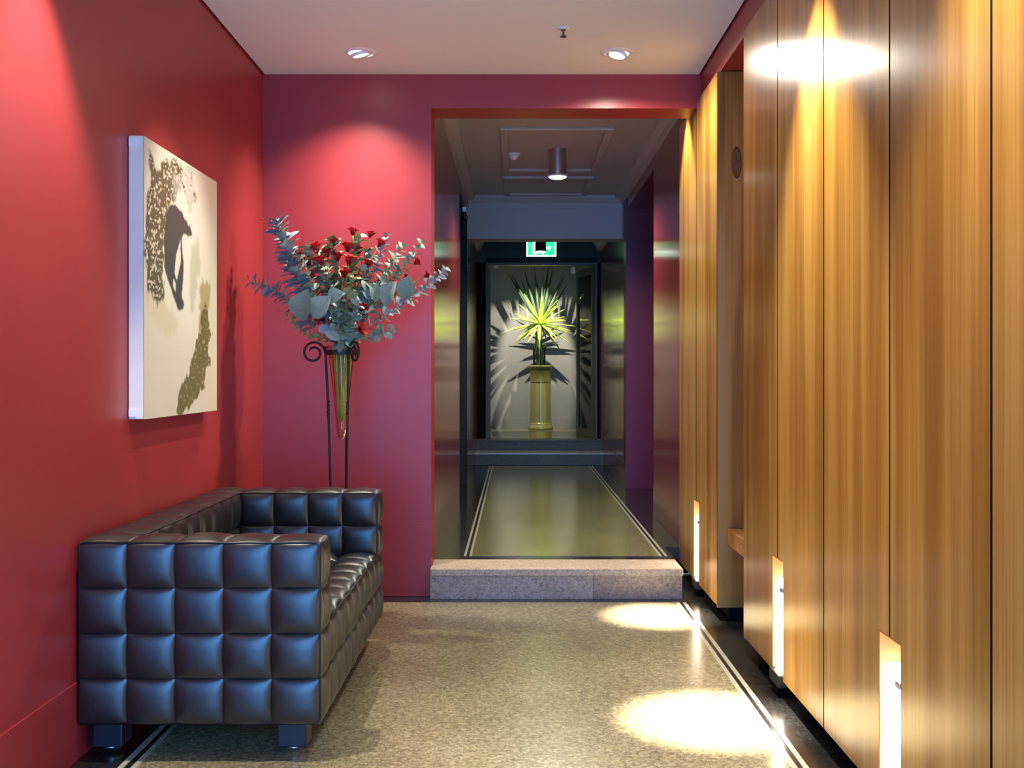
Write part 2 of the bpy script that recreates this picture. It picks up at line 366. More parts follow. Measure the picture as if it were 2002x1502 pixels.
# display room
box('wall_display_back', -1.2, 1.9, 15.25, 15.4, .30, 3.0, M_plaster, label='grey wall behind the pedestal with leaf shadows', **ST)
box('wall_display_left', -1.3, -1.2, 12.95, 15.4, .30, 3.0, M_plaster, label='grey side wall of the display room on the door side', **ST)
box('wall_display_right', 1.9, 2.0, 12.95, 15.4, .30, 3.0, M_plaster, label='grey side wall of the display room beside the open glass leaf', **ST)
box('ceiling_display', -1.3, 2.0, 12.95, 15.4, 2.75, 3.0, M_plaster, label='grey ceiling of the display room', **ST)
box('baseboard_display', -1.2, 1.9, 15.225, 15.25, .425, .57, M_plaster, label='pale skirting behind the pedestal', **ST)

# ------------------------------------------------------------------ timber panelling
seams = [SEAM0 + PITCH * k for k in range(-5, 8)]          # -.801 ... 6.459
slots = [seams[k] for k in (11, 8, 6, 4, 2)]
SW, SZ = .083, .512
pn = 0
for k in range(len(seams) - 1):
    y0, y1 = seams[k] + .0055, seams[k + 1] - .0055
    if k == 9: continue                                    # the niche
    lo, hi = seams[k] in slots, seams[k + 1] in slots
    poly = []
    if lo: poly += [(y0, SZ), (seams[k] + SW, SZ), (seams[k] + SW, ZP0)]
    else: poly += [(y0, ZP0)]
    if hi: poly += [(seams[k + 1] - SW, ZP0), (seams[k + 1] - SW, SZ), (y1, SZ)]
    else: poly += [(y1, ZP0)]
    poly += [(y1, ZP1), (y0, ZP1)]
    pos = {0: 'first from the street door', 1: 'second from the street door', 2: 'third from the street door', 3: 'fourth from the street door', 11: 'at the corridor end, cut by a glowing slot',
           10: 'between the corridor-end panel and the open niche', 8: 'bordering the niche on the street side',
           7: 'second from the niche on the street side', 6: 'third from the niche on the street side',
           5: 'fourth from the niche on the street side', 4: 'fifth from the niche on the street side'}.get(k, 'near the street door')
    o = prism('timber_panel', poly, 'x', XP, XP + .022, M_wood, label='tall golden veneer wall panel ' + pos, cat='wall panel', group='veneer panels along the wall')
    o.data.materials.append(M_dark)  # dark end faces carry the shade of the deep joints in their colour
    for f in o.data.polygons:
        if abs(f.normal.y) > .9 and f.center.z > .6: f.material_index = 1
# carcass behind the panels (either side of the niche), back of the reveals
def carcass(y0, y1, label):
    t = thing('panel_carcass', (1.25, (y0 + y1) / 2, 0), label, 'cabinet')
    edges = [y0] + sorted([s for s in slots if y0 < s < y1]) + [y1]
    yy = y0
    for s in sorted([s for s in slots if y0 < s < y1]):
        if s - SW - .004 > yy: box('body', XP + .024, 1.54, yy, s - SW - .004, ZP0, ZP1, M_dark, t)
        box('body', XP + .024, 1.54, s - SW - .004, s + SW + .004, SZ + .004, ZP1, M_dark, t)
        box('body', XP + .10, 1.54, s - SW - .004, s + SW + .004, ZP0, SZ + .004, M_dark, t)
        yy = s + SW + .004
    box('body', XP + .024, 1.54, yy, y1, ZP0, ZP1, M_dark, t)
    box('plinth', XJ, 1.54, y0 + .001, y1 - .001, 0, ZP0, M_dark, t)
carcass(seams[10] + .024, seams[12], 'panelled timber cupboard between the niche and the corridor')
carcass(seams[0], seams[9] - .024, 'long panelled timber cupboard on the street side of the niche')
# niche
ni = thing('wall_niche', (1.25, (seams[9] + seams[10]) / 2, 0), 'tall open timber niche between the veneer panels with a low bench shelf', 'niche')
box('side_panel', XP + .002, 1.52, seams[10], seams[10] + .022, ZP0 - .01, ZP1, M_wood2, ni, label='olive toned side with a dark knot')
box('side_panel', XP + .002, 1.52, seams[9] - .022, seams[9], ZP0 - .01, ZP1, M_wood2, ni)
box('back_panel', 1.50, 1.52, seams[9], seams[10], ZP0, ZP1, M_wood2, ni)
box('bench_shelf', 1.035, 1.50, seams[9], seams[10], .37, .45, M_wood2, ni, bevel=.004)
kn = lathe('knot', [(.001, .0), (.018, .0004), (.030, .0006), (.034, 0)], (0, 0, 0), mat('dark_knot', (.17, .085, .022), .45, noise=.4, nscale=60), ni, seg=20)
kn.rotation_euler = (R(90), 0, 0); kn.scale = (.75, 2.3, 1); kn.location = Vector((wx(1440, seams[10]), seams[10] - .0002, wz(318, seams[10]))) - wo(ni)
# glowing slots
names = ['at the corridor-end panel, past the niche', 'nearest the niche on the street side', 'second from the niche on the street side', 'in the panelling towards the street door', 'closest to the street door']
for s, nm in zip(slots, names):
    t = thing('slot_light', (XP + .05, s, ZP0), 'glowing vertical slot light cut into the panelling ' + nm, 'slot light', 'slot lights in the panelling')
    box('back_lining', XP + .085, XP + .098, s - SW, s + SW, ZP0, SZ, M_woodred, t)
    box('side_lining', XP + .001, XP + .085, s + SW - .004, s + SW, ZP0, SZ, M_woodred, t)
    box('side_lining', XP + .001, XP + .085, s - SW, s - SW + .004, ZP0, SZ, M_woodred, t)
    box('top_lining', XP + .001, XP + .085, s - SW + .004, s + SW - .004, SZ - .004, SZ, M_woodred, t)
    box('diffuser', XP + .006, XP + .080, s - SW + .006, s + SW - .006, ZP0 + .012, .425, M_slot, t, bevel=.008, label='bright white diffuser')
    box('bracket', XP - .004, XP + .006, s - SW + .005, s - SW + .035, .395, .412, M_metal, t, bevel=.003)
    box('foot_plate', XP - .012, XP + .085, s - .055, s + SW, ZP0 - .035, ZP0 + .012, M_black_metal, t, bevel=.004)

# ------------------------------------------------------------------ lights in the ceiling
def downlight(x, y, aims, label, z=ZC, tilt=(0, 0)):
    t = thing('recessed_downlight', (x, y, z), label, 'downlight', 'recessed gimbal downlights')
    lathe('trim_ring', [(.052, -.001), (.054, -.006), (.066, -.008), (.080, -.004), (.084, .0)], (x, y, z), M_trim, t, seg=40, cap=False)
    g = lathe('gimbal', [(.05, .0), (.05, -.012), (.046, -.018), (.040, -.016)], (x, y, z), M_trim, t, seg=32, cap=False)
    l = lathe('lamp_lens', [(.001, -.020), (.025, -.019), (.043, -.013), (.045, -.004)], (x, y, z), M_emit, t, seg=32)
    for o in (g, l): o.rotation_euler = (tilt[0], tilt[1], 0)
    for tgt, e, cone, bl in aims:
        spot('lamp', (x + .01 * tilt[1], y, z - .03), tgt, e, SPOTC, cone, bl, .02, t)
    return t
downlight(-.78, 5.42, [((-.95, 5.75, 0.9), 100, 105, .9), ((-1.25, 5.5, 0), 60, 70, .9)], 'recessed gimbal downlight in front of the vase stand wall', tilt=(R(8), R(-14)))
downlight(.51, 5.42, [((.72, 5.34, 0), 5200, 14, 1), ((.60, 5.2, 0), 105, 165, .6)], 'recessed gimbal downlight next to the sprinkler and timber panelling', tilt=(R(-6), R(14)))
downlight(-1.06, 1.75, [((-1.26, 1.75, 0), 110, 66, .7)], 'added unseen downlight brightening the sofa wall nearer the street door', tilt=(0, R(-8)))  # extra lamp out of view, added to brighten the sofa wall
downlight(-1.08, 3.02, [((-1.24, 2.98, 0), 220, 66, .6)], 'recessed downlight washing the wall on the street side of the canvas', tilt=(0, R(-8)))
downlight(-.42, 3.95, [((-1.30, 4.22, 1.60), 125, 44, .8)], 'recessed downlight aimed at the canvas painting', tilt=(0, R(-20)))
downlight(.74, 3.50, [((.70, 3.74, 0), 6000, 16, 1), ((.88, 3.46, 0), 380, 64, .7)], 'recessed downlight over the timber panels between the glowing slots', tilt=(0, R(8)))
downlight(.74, 2.05, [((.88, 2.05, 0), 300, 76, .7)], 'recessed downlight over the timber panels near the street', tilt=(0, R(8)))
downlight(.84, 6.16, [((.95, 6.16, 1.0), 110, 70, .6)], 'recessed downlight hidden behind the lintel over the corridor-end panel', z=2.87)

def cylinder_lamp(x, y, z1, z0, r, m, label, energy, cone, tgt=None, rim=True):
    t = thing('cylinder_downlight', (x, y, z1), label, 'ceiling lamp')
    o = lathe('body', [(r, z0 - z1 + .012), (r, 0)], (x, y, z1), m, t, seg=32); autosmooth(o)
    if rim:
        o = lathe('glass_rim', [(r * .9, .014), (r * 1.15, .012), (r * 1.18, .004), (r * 1.1, 0)], (x, y, z0), M_trim, t, seg=32); autosmooth(o)
    lathe('lamp_lens', [(.001, -.016), (r * .5, -.014), (r * .9, -.006), (r * 1.0, .002)], (x, y, z0), M_emit_hall, t, seg=32)
    spot('lamp', (x, y, z0 - .03), tgt or (x, y, 0), energy, (.96, 1.0, .88), cone, .5, .05, t)
cylinder_lamp(.312, 7.98, 2.87, 2.665, .066, M_metal, 'brushed metal cylinder lamp on the grey moulded ceiling', 170, 160)
cylinder_lamp(.287, 12.3, 2.86, 2.60, .062, M_black_metal, 'black cylinder lamp in front of the exit sign', 30, 110, rim=True)

# smoke detector and sprinkler
sd = thing('smoke_detector', (-.012, 8.12, 2.87), 'small white smoke detector on the corridor ceiling', 'smoke detector')
lathe('base', [(.048, 0), (.048, -.014), (.044, -.018)], (-.012, 8.12, 2.87), M_trim, sd, seg=28)
lathe('sensor_head', [(.034, -.018), (.034, -.03), (.026, -.046), (.012, -.052)], (-.012, 8.12, 2.87), M_trim, sd, seg=28)
spx, spy = .224, 5.03
sp = thing('sprinkler_head', (spx, spy, ZC), 'metal fire sprinkler head with white rosette on the white ceiling', 'sprinkler')
lathe('rosette', [(.030, 0), (.028, -.006), (.012, -.010)], (spx, spy, ZC), M_trim, sp, seg=24)
Mspr = mat('sprinkler_bronze', (.16, .15, .14), .4, metal=.8, noise=.1)
lathe('nozzle', [(.012, -.008), (.012, -.014), (.006, -.016), (.0045, -.036), (.008, -.038)], (spx, spy, ZC), Mspr, sp, seg=12)
lathe('deflector', [(.008, -.036), (.015, -.041), (.015, -.044), (.005, -.045)], (spx, spy, ZC), Mspr, sp, seg=16)

# ------------------------------------------------------------------ exit sign
EX, EY, EZ = .307, 12.80, 2.70
ex = thing('exit_sign', (EX, 12.85, EZ - .10), 'glowing green exit sign with white border above the glazed doors', 'exit sign')
box('housing', EX - .182, EX + .182, EY, 12.85, EZ - .105, EZ + .105, M_trim, ex, bevel=.004)
Mg = mat_emit('sign_green', (.008, .30, .10), 4.5); Mw = mat_emit('sign_white', (.70, 1.0, .85), 2.6)
box('green_face', EX - .16, EX + .16, EY - .003, EY, EZ - .085, EZ + .085, Mg, ex)
for a in ((-.178, .178, .085, .101), (-.178, .178, -.101, -.085), (-.178, -.160, -.085, .085), (.160, .178, -.085, .085)):
    box('white_border', EX + a[0], EX + a[1], EY - .003, EY, EZ + a[2], EZ + a[3], Mw, ex)
def sgn(pts, nm='pictogram'):
    prism(nm, [(EX + x, EZ + z) for x, z in pts], 'y', EY - .006, EY - .003, Mw, ex)
sgn([(-.105, -.085), (-.060, -.085), (-.060, .085), (-.105, .085)])
sgn([(-.03 + .02 * math.cos(a), .052 + .02 * math.sin(a)) for a in [k * math.pi / 6 for k in range(12)]])
sgn([(-.045, .03), (-.005, .025), (.03, -.005), (.02, -.015), (-.005, .0), (-.01, -.025), (.025, -.045), (.03, -.08), (.012, -.08), (.008, -.055), (-.03, -.04), (-.06, -.06), (-.075, -.05), (-.04, -.02), (-.035, .005), (-.06, -.005), (-.066, .006)])
sgn([(.05, -.012), (.085, -.012), (.085, -.035), (.12, 0), (.085, .035), (.085, .012), (.05, .012)], 'arrow')

# ------------------------------------------------------------------ painting
PT = .056; py0, py1, pz0, pz1 = 3.793, 4.72, 1.044, 2.047
pf = XL + PT
pt = thing('canvas_painting', (XL, (py0 + py1) / 2, pz0), 'large abstract canvas with a dark grey figure and olive smears on the red wall', 'painting')
box('stretcher', XL + .002, pf - .002, py0, py1, pz0, pz1, mat('canvas_edge', (.80, .73, .62), .8, bump=.1, bscale=300, noise=.03), pt, bevel=.003, label='lavender white canvas edge')
for zz in (pz0 + .01, pz1 - .035): box('canvas_fold', XL + .004, XL + .03, py0 - .004, py0, zz, zz + .025, M_trim, pt)
NU, NV = 210, 226
U, Vv = np.meshgrid(np.linspace(0, 1, NU), np.linspace(0, 1, NV))
def zuv(zx, zy):
    ix, iy = 220 + zx * .3993, 240 + zy * .3995
    Y = abs(pf) * F / (PX - ix); z = wz(iy, Y)
    return ((Y - py0) / (py1 - py0), (z - pz0) / (pz1 - pz0))
rng = np.random.default_rng(3)
def vnoise(nu, nv, seed):
    g = np.random.default_rng(seed).random((nv + 2, nu + 2))
    x = U * nu; y = Vv * nv; xi = x.astype(int); yi = y.astype(int); fx = x - xi; fy = y - yi
    fx = fx * fx * (3 - 2 * fx); fy = fy * fy * (3 - 2 * fy)
    return (g[yi, xi] * (1 - fx) + g[yi, xi + 1] * fx) * (1 - fy) + (g[yi + 1, xi] * (1 - fx) + g[yi + 1, xi + 1] * fx) * fy
wob1 = (vnoise(14, 15, 1) - .5) * .05 + (vnoise(45, 48, 2) - .5) * .03
wob2 = (vnoise(14, 15, 3) - .5) * .05 + (vnoise(45, 48, 4) - .5) * .03
def poly_mask(zpts, wob=0.0):
    pts = [zuv(*p) for p in zpts]; x = U + wob1 * wob; y = Vv + wob2 * wob
    inside = np.zeros_like(U, bool); n = len(pts)
    for i in range(n):
        (xa, ya), (xb, yb) = pts[i], pts[(i + 1) % n]
        c = ((ya > y) != (yb > y)) & (x < (xb - xa) * (y - ya) / (yb - ya + 1e-12) + xa)
        inside ^= c
    return inside.astype(float)
def blur(a, k):
    for _ in range(k):
        a = (a + np.roll(a, 1, 0) + np.roll(a, -1, 0) + np.roll(a, 1, 1) + np.roll(a, -1, 1)) / 5
    return a
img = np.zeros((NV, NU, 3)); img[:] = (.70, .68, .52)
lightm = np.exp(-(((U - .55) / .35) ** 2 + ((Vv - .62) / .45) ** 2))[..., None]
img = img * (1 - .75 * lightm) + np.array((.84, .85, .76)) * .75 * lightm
img *= (1 + .06 * (vnoise(6, 5, 8) - .5))[..., None]
def lay(mask, col, a=1.0):
    global img
    m = np.clip(mask, 0, 1)[..., None] * a; img = img * (1 - m) + np.array(col) * m
lay(blur(poly_mask([(150, 760), (250, 880), (330, 960), (330, 1010), (260, 1020), (170, 930)], 1.5), 10), (.60, .56, .33), .6)
lay(blur(poly_mask([(385, 580), (425, 570), (430, 700), (410, 860), (385, 950), (380, 800)], 1), 6), (.52, .53, .36), .7)
big = poly_mask([(185, 190), (215, 215), (250, 170), (330, 200), (400, 260), (408, 370), (390, 405), (340, 350), (300, 380), (270, 420), (258, 500), (252, 700), (246, 800), (252, 905), (205, 885), (165, 800), (156, 600), (158, 450), (175, 300)], 1.6)
n1 = .55 * vnoise(55, 110, 5) + .45 * vnoise(90, 150, 9); n2 = vnoise(18, 20, 6)
lay(blur(big, 2), (.075, .08, .032), .95)
lay(big * (n1 > .62), (.62, .60, .45), .85)
right = np.clip((U - .30) / .2, 0, 1)
lay(big * right * (n1 * .6 + n2 * .5 > .42), (.66, .68, .58), .85)
lay(blur(poly_mask([(440, 770), (475, 790), (480, 900), (455, 1000), (425, 1010), (425, 900)], 1.4), 4), (.36, .31, .10), .8)
sm = poly_mask([(455, 850), (475, 930), (478, 1050), (470, 1200), (425, 1320), (378, 1380), (362, 1432), (315, 1432), (330, 1300), (385, 1200), (403, 1100), (430, 1000), (435, 920)], 1.2)
lay(blur(sm, 1), (.135, .135, .042), .95)
lay(sm * (n1 > .68), (.42, .40, .24), .7)
fig = poly_mask([(295, 402), (318, 412), (342, 440), (372, 500), (378, 505), (390, 548), (368, 552), (350, 540), (340, 570), (345, 650), (348, 760), (338, 850), (352, 885), (346, 908), (325, 918), (290, 820), (256, 710), (252, 560), (262, 440), (278, 410)], .3)
fig = fig - np.minimum(fig, poly_mask([(332, 580), (336, 680), (316, 775), (304, 740), (312, 650)], .2)) - np.minimum(fig, poly_mask([(300, 770), (312, 790), (308, 822), (296, 800)], .2))
lay(blur(fig, 1), (.040, .055, .056), .97)
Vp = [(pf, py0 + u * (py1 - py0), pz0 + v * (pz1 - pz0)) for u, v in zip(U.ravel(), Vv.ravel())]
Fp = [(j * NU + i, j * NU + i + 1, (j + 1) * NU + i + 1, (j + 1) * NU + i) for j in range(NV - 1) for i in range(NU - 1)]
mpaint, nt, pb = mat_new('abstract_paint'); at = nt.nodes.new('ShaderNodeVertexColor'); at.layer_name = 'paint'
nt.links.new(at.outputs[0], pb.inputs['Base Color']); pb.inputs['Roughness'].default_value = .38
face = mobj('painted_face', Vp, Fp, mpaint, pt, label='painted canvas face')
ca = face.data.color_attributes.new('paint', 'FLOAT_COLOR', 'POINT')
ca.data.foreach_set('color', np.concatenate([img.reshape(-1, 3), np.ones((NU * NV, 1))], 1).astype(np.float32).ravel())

# ------------------------------------------------------------------ sofa
SX0, SX1s, SY0, SY1, SZ0, SZ1 = -1.358, -.608, 3.335, 4.855, .116, .680
CX, CY, CZ = (SX1s - SX0) / 5, (SY1 - SY0) / 10, (SZ1 - SZ0) / 4
so = thing('leather_sofa', ((SX0 + SX1s) / 2, (SY0 + SY1) / 2, 0), 'black square-tufted leather sofa on block feet against the red wall', 'sofa')
pil = {}
def pillow_mesh(w_, h_, b):
    key = (round(w_, 4), round(h_, 4), b)
    if key in pil: return pil[key]
    n = 12; V, Fc = [], []
    for j in range(n + 1):
        for i in range(n + 1):
            u = math.sin((i / n * 2 - 1) * math.pi / 2); v = math.sin((j / n * 2 - 1) * math.pi / 2)
            hh = ((1 - abs(u) ** 2.4) * (1 - abs(v) ** 2.4)) ** .6
            V.append((u * w_ / 2, v * h_ / 2, b * hh))
    for j in range(n):
        for i in range(n):
            a = j * (n + 1) + i; Fc.append((a, a + 1, a + n + 2, a + n + 1))
    me = bpy.data.meshes.new('leather_square'); me.from_pydata(V, [], Fc); me.shade_smooth(); me.materials.append(M_leather)
    pil[key] = me; return me
AX = {'x': Vector((1, 0, 0)), 'y': Vector((0, 1, 0)), 'z': Vector((0, 0, 1))}
def squares(parent, nrm, c0, ua, va, nu, nv, du, dv, b=.018):
    """grid of pillowed leather squares: corner c0, directions ua / va, outward normal nrm"""
    ua, va, nrm, c0 = Vector(ua), Vector(va), Vector(nrm), Vector(c0)
    va2 = nrm.cross(ua)
    me = pillow_mesh(du, dv, b)
    rot = Matrix((ua, va2, nrm)).transposed().to_4x4()
    for i in range(nu):
        for j in range(nv):
            p = c0 + ua * (i + .5) * du + va * (j + .5) * dv
            o = bpy.data.objects.new('leather_square', me); link(o, parent)
            s = random.uniform(.85, 1.12)
            o.matrix_local = Matrix.Translation(p - wo(parent)) @ rot @ Matrix.Diagonal((1, 1, s, 1))
X_, Y_, Z_ = (1, 0, 0), (0, 1, 0), (0, 0, 1); nX, nY, nZ = (-1, 0, 0), (0, -1, 0), (0, 0, -1)
IN = .012                                                    # cores sit a little behind the pillow seams
def arm(ya, yb, near):
    c = box('armrest', SX0, SX1s, ya, yb, SZ0, SZ1, M_pipe, so, bevel=.010)
    squares(c, nY if near else Y_, (SX0, ya if near else yb, SZ0), X_, Z_, 5, 4, CX, CZ)
    squares(c, Z_, (SX0, ya, SZ1), X_, Y_, 5, 1, CX, CY)
    squares(c, X_, (SX1s, ya, SZ0), Y_, Z_, 1, 4, CY, CZ)
    squares(c, Y_ if near else nY, (SX0 + CX, yb if near else ya, SZ0 + 2 * CZ), X_, Z_, 4, 2, CX, CZ)
    for yy in (ya, yb):
        r = .0045; x0, x1, z0, z1 = SX0 + .004, SX1s, SZ0 + .004, SZ1
        V, Fc = tube_vf([(x0, yy, z0), (x0, yy, z1 - .01), (x0 + .01, yy, z1), (x1 - .012, yy, z1), (x1, yy, z1 - .012), (x1, yy, z0 + .012), (x1 - .012, yy, z0), (x0, yy, z0)], r, 6)
        mobj('piping', V, Fc, M_pipe, c, smooth=True)
arm(SY0, SY0 + CY, True); arm(SY1 - CY, SY1, False)
bk = box('backrest', SX0, SX0 + CX, SY0 + CY, SY1 - CY, SZ0, SZ1, M_pipe, so, bevel=.008)
squares(bk, Z_, (SX0, SY0 + CY, SZ1), X_, Y_, 1, 8, CX, CY)
squares(bk, X_, (SX0 + CX, SY0 + CY, SZ0 + 2 * CZ), Y_, Z_, 8, 2, CY, CZ)
tube('piping', [(SX0 + CX, SY0 + CY, SZ1), (SX0 + CX, SY1 - CY, SZ1)], .0045, M_pipe, bk, 6)
se = box('seat', SX0 + CX, SX1s, SY0 + CY, SY1 - CY, SZ0, SZ0 + 2.08 * CZ, M_pipe, so, bevel=.008)
squares(se, Z_, (SX0 + CX, SY0 + CY, SZ0 + 2.08 * CZ), X_, Y_, 4, 8, CX, CY, .026)
squares(se, X_, (SX1s, SY0 + CY, SZ0), Y_, Z_, 8, 2, CY, 1.04 * CZ)
for zz in (SZ0 + 1.04 * CZ, SZ0 + 2.08 * CZ):
    tube('piping', [(SX1s + .003, SY0 + CY, zz), (SX1s + .003, SY1 - CY, zz)], .0045, M_pipe, se, 6)
for lx in (-1.292, -.708):
    for ly in (3.445, 4.745):
        lg = box('leg', lx - .046, lx + .046, ly - .046, ly + .046, .022, SZ0 + .004, M_legp, so, bevel=.004)
        lathe('glide', [(.012, 0), (.026, .004), (.034, .014), (.036, .023)], (lx, ly, 0), M_metal, lg, seg=20)

# ------------------------------------------------------------------ vase stand with vase
VY = 5.30
vx = wx(668, VY); rz = wz(690, VY)
vs_ = thing('vase_stand', (vx, VY, 0), 'tall wrought iron tripod stand with curled tops behind the sofa', 'plant stand')
RR = .072
def ring_vf(c, r, h, t, seg=36):
    return lathe_vf([(r, -h), (r + t, -h), (r + t, h), (r, h), (r, -h)], seg, c)
V, Fc = ring_vf((vx, VY, rz), RR, .011, .006); o = mobj('ring', V, Fc, M_iron, vs_, smooth=False); fix_normals(o)
for k, ang in enumerate((R(178), R(-55), R(76))):
    d = Vector((math.cos(ang), math.sin(ang), 0)); c = Vector((vx, VY, 0))
    P = []
    for z, r in ((.0, .165), (.012, .15), (.05, .075), (.35, .050), (.62, .055), (.9, .062), (rz - .2, .070), (rz + .03, .082)):
        P.append(c + d * r + Vector((0, 0, z)))
    lg = tube('leg', spline(P, 6), .0062, M_iron, vs_, 8)
    # twisted section
    tw = [c + d * (.0665 + .0042 * math.cos(a * 2.2)) + Vector((d.y, -d.x, 0)) * (.0042 * math.sin(a * 2.2)) + Vector((0, 0, rz - .31 + .085 * a / 12)) for a in [q * .25 for q in range(49)]]
    tube('twist', tw, .0045, M_iron, lg, 6)
    # scroll: rises from the ring, rolls outward and down into a spiral
    S = []
    for q in range(46):
        a = math.pi - q / 45 * math.pi * 2 * 1.45
        rad = .058 - .036 * q / 45
        S.append(c + d * (.082 + .058 + rad * math.cos(a)) + Vector((0, 0, rz + .03 - .03 + rad * math.sin(a))))
    tube('scroll', S, [.0058] * 40 + [.0058 - .0004 * i for i in range(6)], M_iron, lg, 8)
va = thing('glass_vase', (vx, VY, rz - .43), 'clear conical glass vase holding stems in the iron stand', 'vase')
vprof = [(.010, -.425), (.018, -.415), (.024, -.38), (.040, -.22), (.056, -.08), (.066, .0), (.074, .035)]
lathe('glass_cone', vprof, (vx, VY, rz), M_vglass, va, seg=32, cap=False)

# ------------------------------------------------------------------ eucalyptus bouquet
def leaf_mesh(name, L, Wd, m, cup=.12, n=5, e=.62):
    V, Fc = [], []
    for i in range(n + 1):
        t = i / n; wv = Wd / 2 * (math.sin(math.pi * min(1, (t * .92 + .06))) ** e); zz = cup * L * math.sin(math.pi * t) * .5
        V += [(-wv, t * L, zz + cup * wv * 1.4), (0, t * L, zz), (wv, t * L, zz + cup * wv * 1.4)]
    for i in range(n):
        a = i * 3; Fc += [(a, a + 1, a + 4, a + 3), (a + 1, a + 2, a + 5, a + 4)]
    me = bpy.data.meshes.new(name); me.from_pydata(V, [], Fc); me.shade_smooth(); me.materials.append(m); return me
def mat_leaf(name, c1, c2, rough=.55):
    m, nt, p = mat_new(name); N, L = nt.nodes, nt.links
    oi = N.new('ShaderNodeObjectInfo'); r = ramp(nt, [(0, c1), (1, c2)]); L.new(oi.outputs['Random'], r.inputs[0])
    tc = N.new('ShaderNodeTexCoord'); t = N.new('ShaderNodeTexNoise'); t.inputs['Scale'].default_value = 90; L.new(tc.outputs['Object'], t.inputs['Vector'])
    mr = N.new('ShaderNodeMapRange'); mr.inputs[3].default_value = .75; mr.inputs[4].default_value = 1.25; L.new(t.outputs[0], mr.inputs[0])
    mx = N.new('ShaderNodeMix'); mx.data_type = 'RGBA'; mx.blend_type = 'MULTIPLY'; mx.inputs[0].default_value = 1
    L.new(r.outputs[0], mx.inputs[6]); L.new(mr.outputs[0], mx.inputs[7]); L.new(mx.outputs[2], p.inputs['Base Color'])
    p.inputs['Roughness'].default_value = rough; return m
M_euc = mat_leaf('grey_green_leaf', (.20, .28, .20), (.36, .44, .34))
M_eucb = mat_leaf('blue_grey_leaf', (.21, .26, .28), (.37, .42, .43))
M_eucg = mat_leaf('fresh_green_leaf', (.20, .28, .10), (.36, .42, .22))
M_stem = mat('pale_stem', (.36, .30, .16), .6, noise=.15, nscale=60)
M_stemy = mat('yellow_green_stem', (.40, .34, .05), .5, noise=.15, nscale=60)
M_bloom = mat_leaf('red_bloom', (.42, .008, .012), (.62, .02, .02), .5)
ME = {}
for key, m in (('g', M_euc), ('b', M_eucb), ('f', M_eucg)):
    ME[key] = [leaf_mesh('leaf', .050, .046, m, .14), leaf_mesh('leaf', .058, .040, m, .10), leaf_mesh('leaf', .040, .036, m, .2)]
ME['big'] = [leaf_mesh('leaf', .16, .125, M_euc, .30, 8, 1.05)]
ME['spike'] = [leaf_mesh('leaf', .050, .026, M_eucb, .12), leaf_mesh('leaf', .044, .024, M_eucb, .2)]
petal = leaf_mesh('petal', .036, .026, M_bloom, .35)
def place(me, name, parent, p, dirv, up, s=1):
    dirv = dirv.normalized(); xx = dirv.cross(up)
    if xx.length < 1e-4: xx = dirv.orthogonal()
    xx.normalize(); zz = xx.cross(dirv)
    o = bpy.data.objects.new(name, me); link(o, parent)
    o.matrix_local = Matrix.Translation(p - wo(parent)) @ Matrix((xx, dirv, zz)).transposed().to_4x4() @ Matrix.Diagonal((s, s, s, 1))
    return o
mouth = Vector((vx, VY, rz + .02))
GB = 'eucalyptus stems in the glass vase'
def branch(pts, kind, n, t0, size, label, bigs=(), dy=0.0):
    """pts: points along the stem given as (pixel x, pixel y, depth offset)"""
    W = [Vector((wx(x, VY + d), VY + d, wz(y, VY + d))) for x, y, d in pts]
    a = random.uniform(0, 6.28); r0 = random.uniform(.012, .04)
    foot = Vector((vx + .4 * r0 * math.cos(a), VY + .4 * r0 * math.sin(a), rz - random.uniform(.26, .34)))
    mo = Vector((vx + r0 * math.cos(a), VY + r0 * math.sin(a), rz + .0))
    t = thing('eucalyptus_branch', foot, label, 'branch', GB)
    path = spline([foot, mo] + W, 9)
    rr = [.0042 - .0027 * i / (len(path) - 1) for i in range(len(path))]
    tube('stem', path, rr, M_stem if kind != 'b' else M_eucb, t, 6)
    tube('stem', path[:10], .0062, M_stemy, t, 6)
    i0 = 9 + int((len(path) - 10) * t0)
    n = int(n * 1.35); size *= 1.22
    for q in range(n):
        f = i0 + (len(path) - 1 - i0) * (q + .5) / n; i = min(int(f), len(path) - 2); p = path[i].lerp(path[i + 1], f - i)
        tg = (path[i + 1] - path[i]).normalized()
        ang = q * 2.4 + random.uniform(-.5, .5)
        a1 = tg.orthogonal().normalized(); a2 = tg.cross(a1)
        side = a1 * math.cos(ang) + a2 * math.sin(ang)
        dv = side + tg * random.uniform(.15, .7)
        up = (tg + Vector((random.uniform(-.5, .5), random.uniform(-.9, .1), random.uniform(-.3, .5)))).normalized()
        if kind == 'spike': dv = side + tg * .25 + Vector((0, 0, .1))
        place(random.choice(ME[kind]), 'leaf', t, p, dv, up, size * random.uniform(.75, 1.2) * (1.0 - .25 * q / n))
    for bx_, by_, d, dx, dz, s in bigs:
        p = Vector((wx(bx_, VY + d), VY + d, wz(by_, VY + d)))
        place(ME['big'][0], 'leaf', t, p, Vector((dx, -.25, dz)), Vector((random.uniform(-.6, .6), -1, random.uniform(.2, .9))), s)
    return t
branch([(640, 620, -.02), (590, 545, -.03), (562, 490, -.05), (540, 428, -.06)], 'spike', 78, .2, 1.65, 'tall dense blue-grey eucalyptus spike rising toward the painting wall')
branch([(620, 650, -.02), (575, 600, -.06), (535, 568, -.10), (488, 550, -.12)], 'spike', 40, .3, 1.15, 'arching blue-grey eucalyptus stem reaching lowest toward the painting wall')
branch([(640, 620, -.06), (612, 560, -.12), (590, 500, -.10)], 'g', 14, .3, 1.0, 'eucalyptus stem with one very broad pale leaf toward the painting wall', [(590, 628, -.15, .25, 1, 1.0), (612, 620, -.17, .75, .8, .85), (640, 585, -.16, .9, .25, .6)])
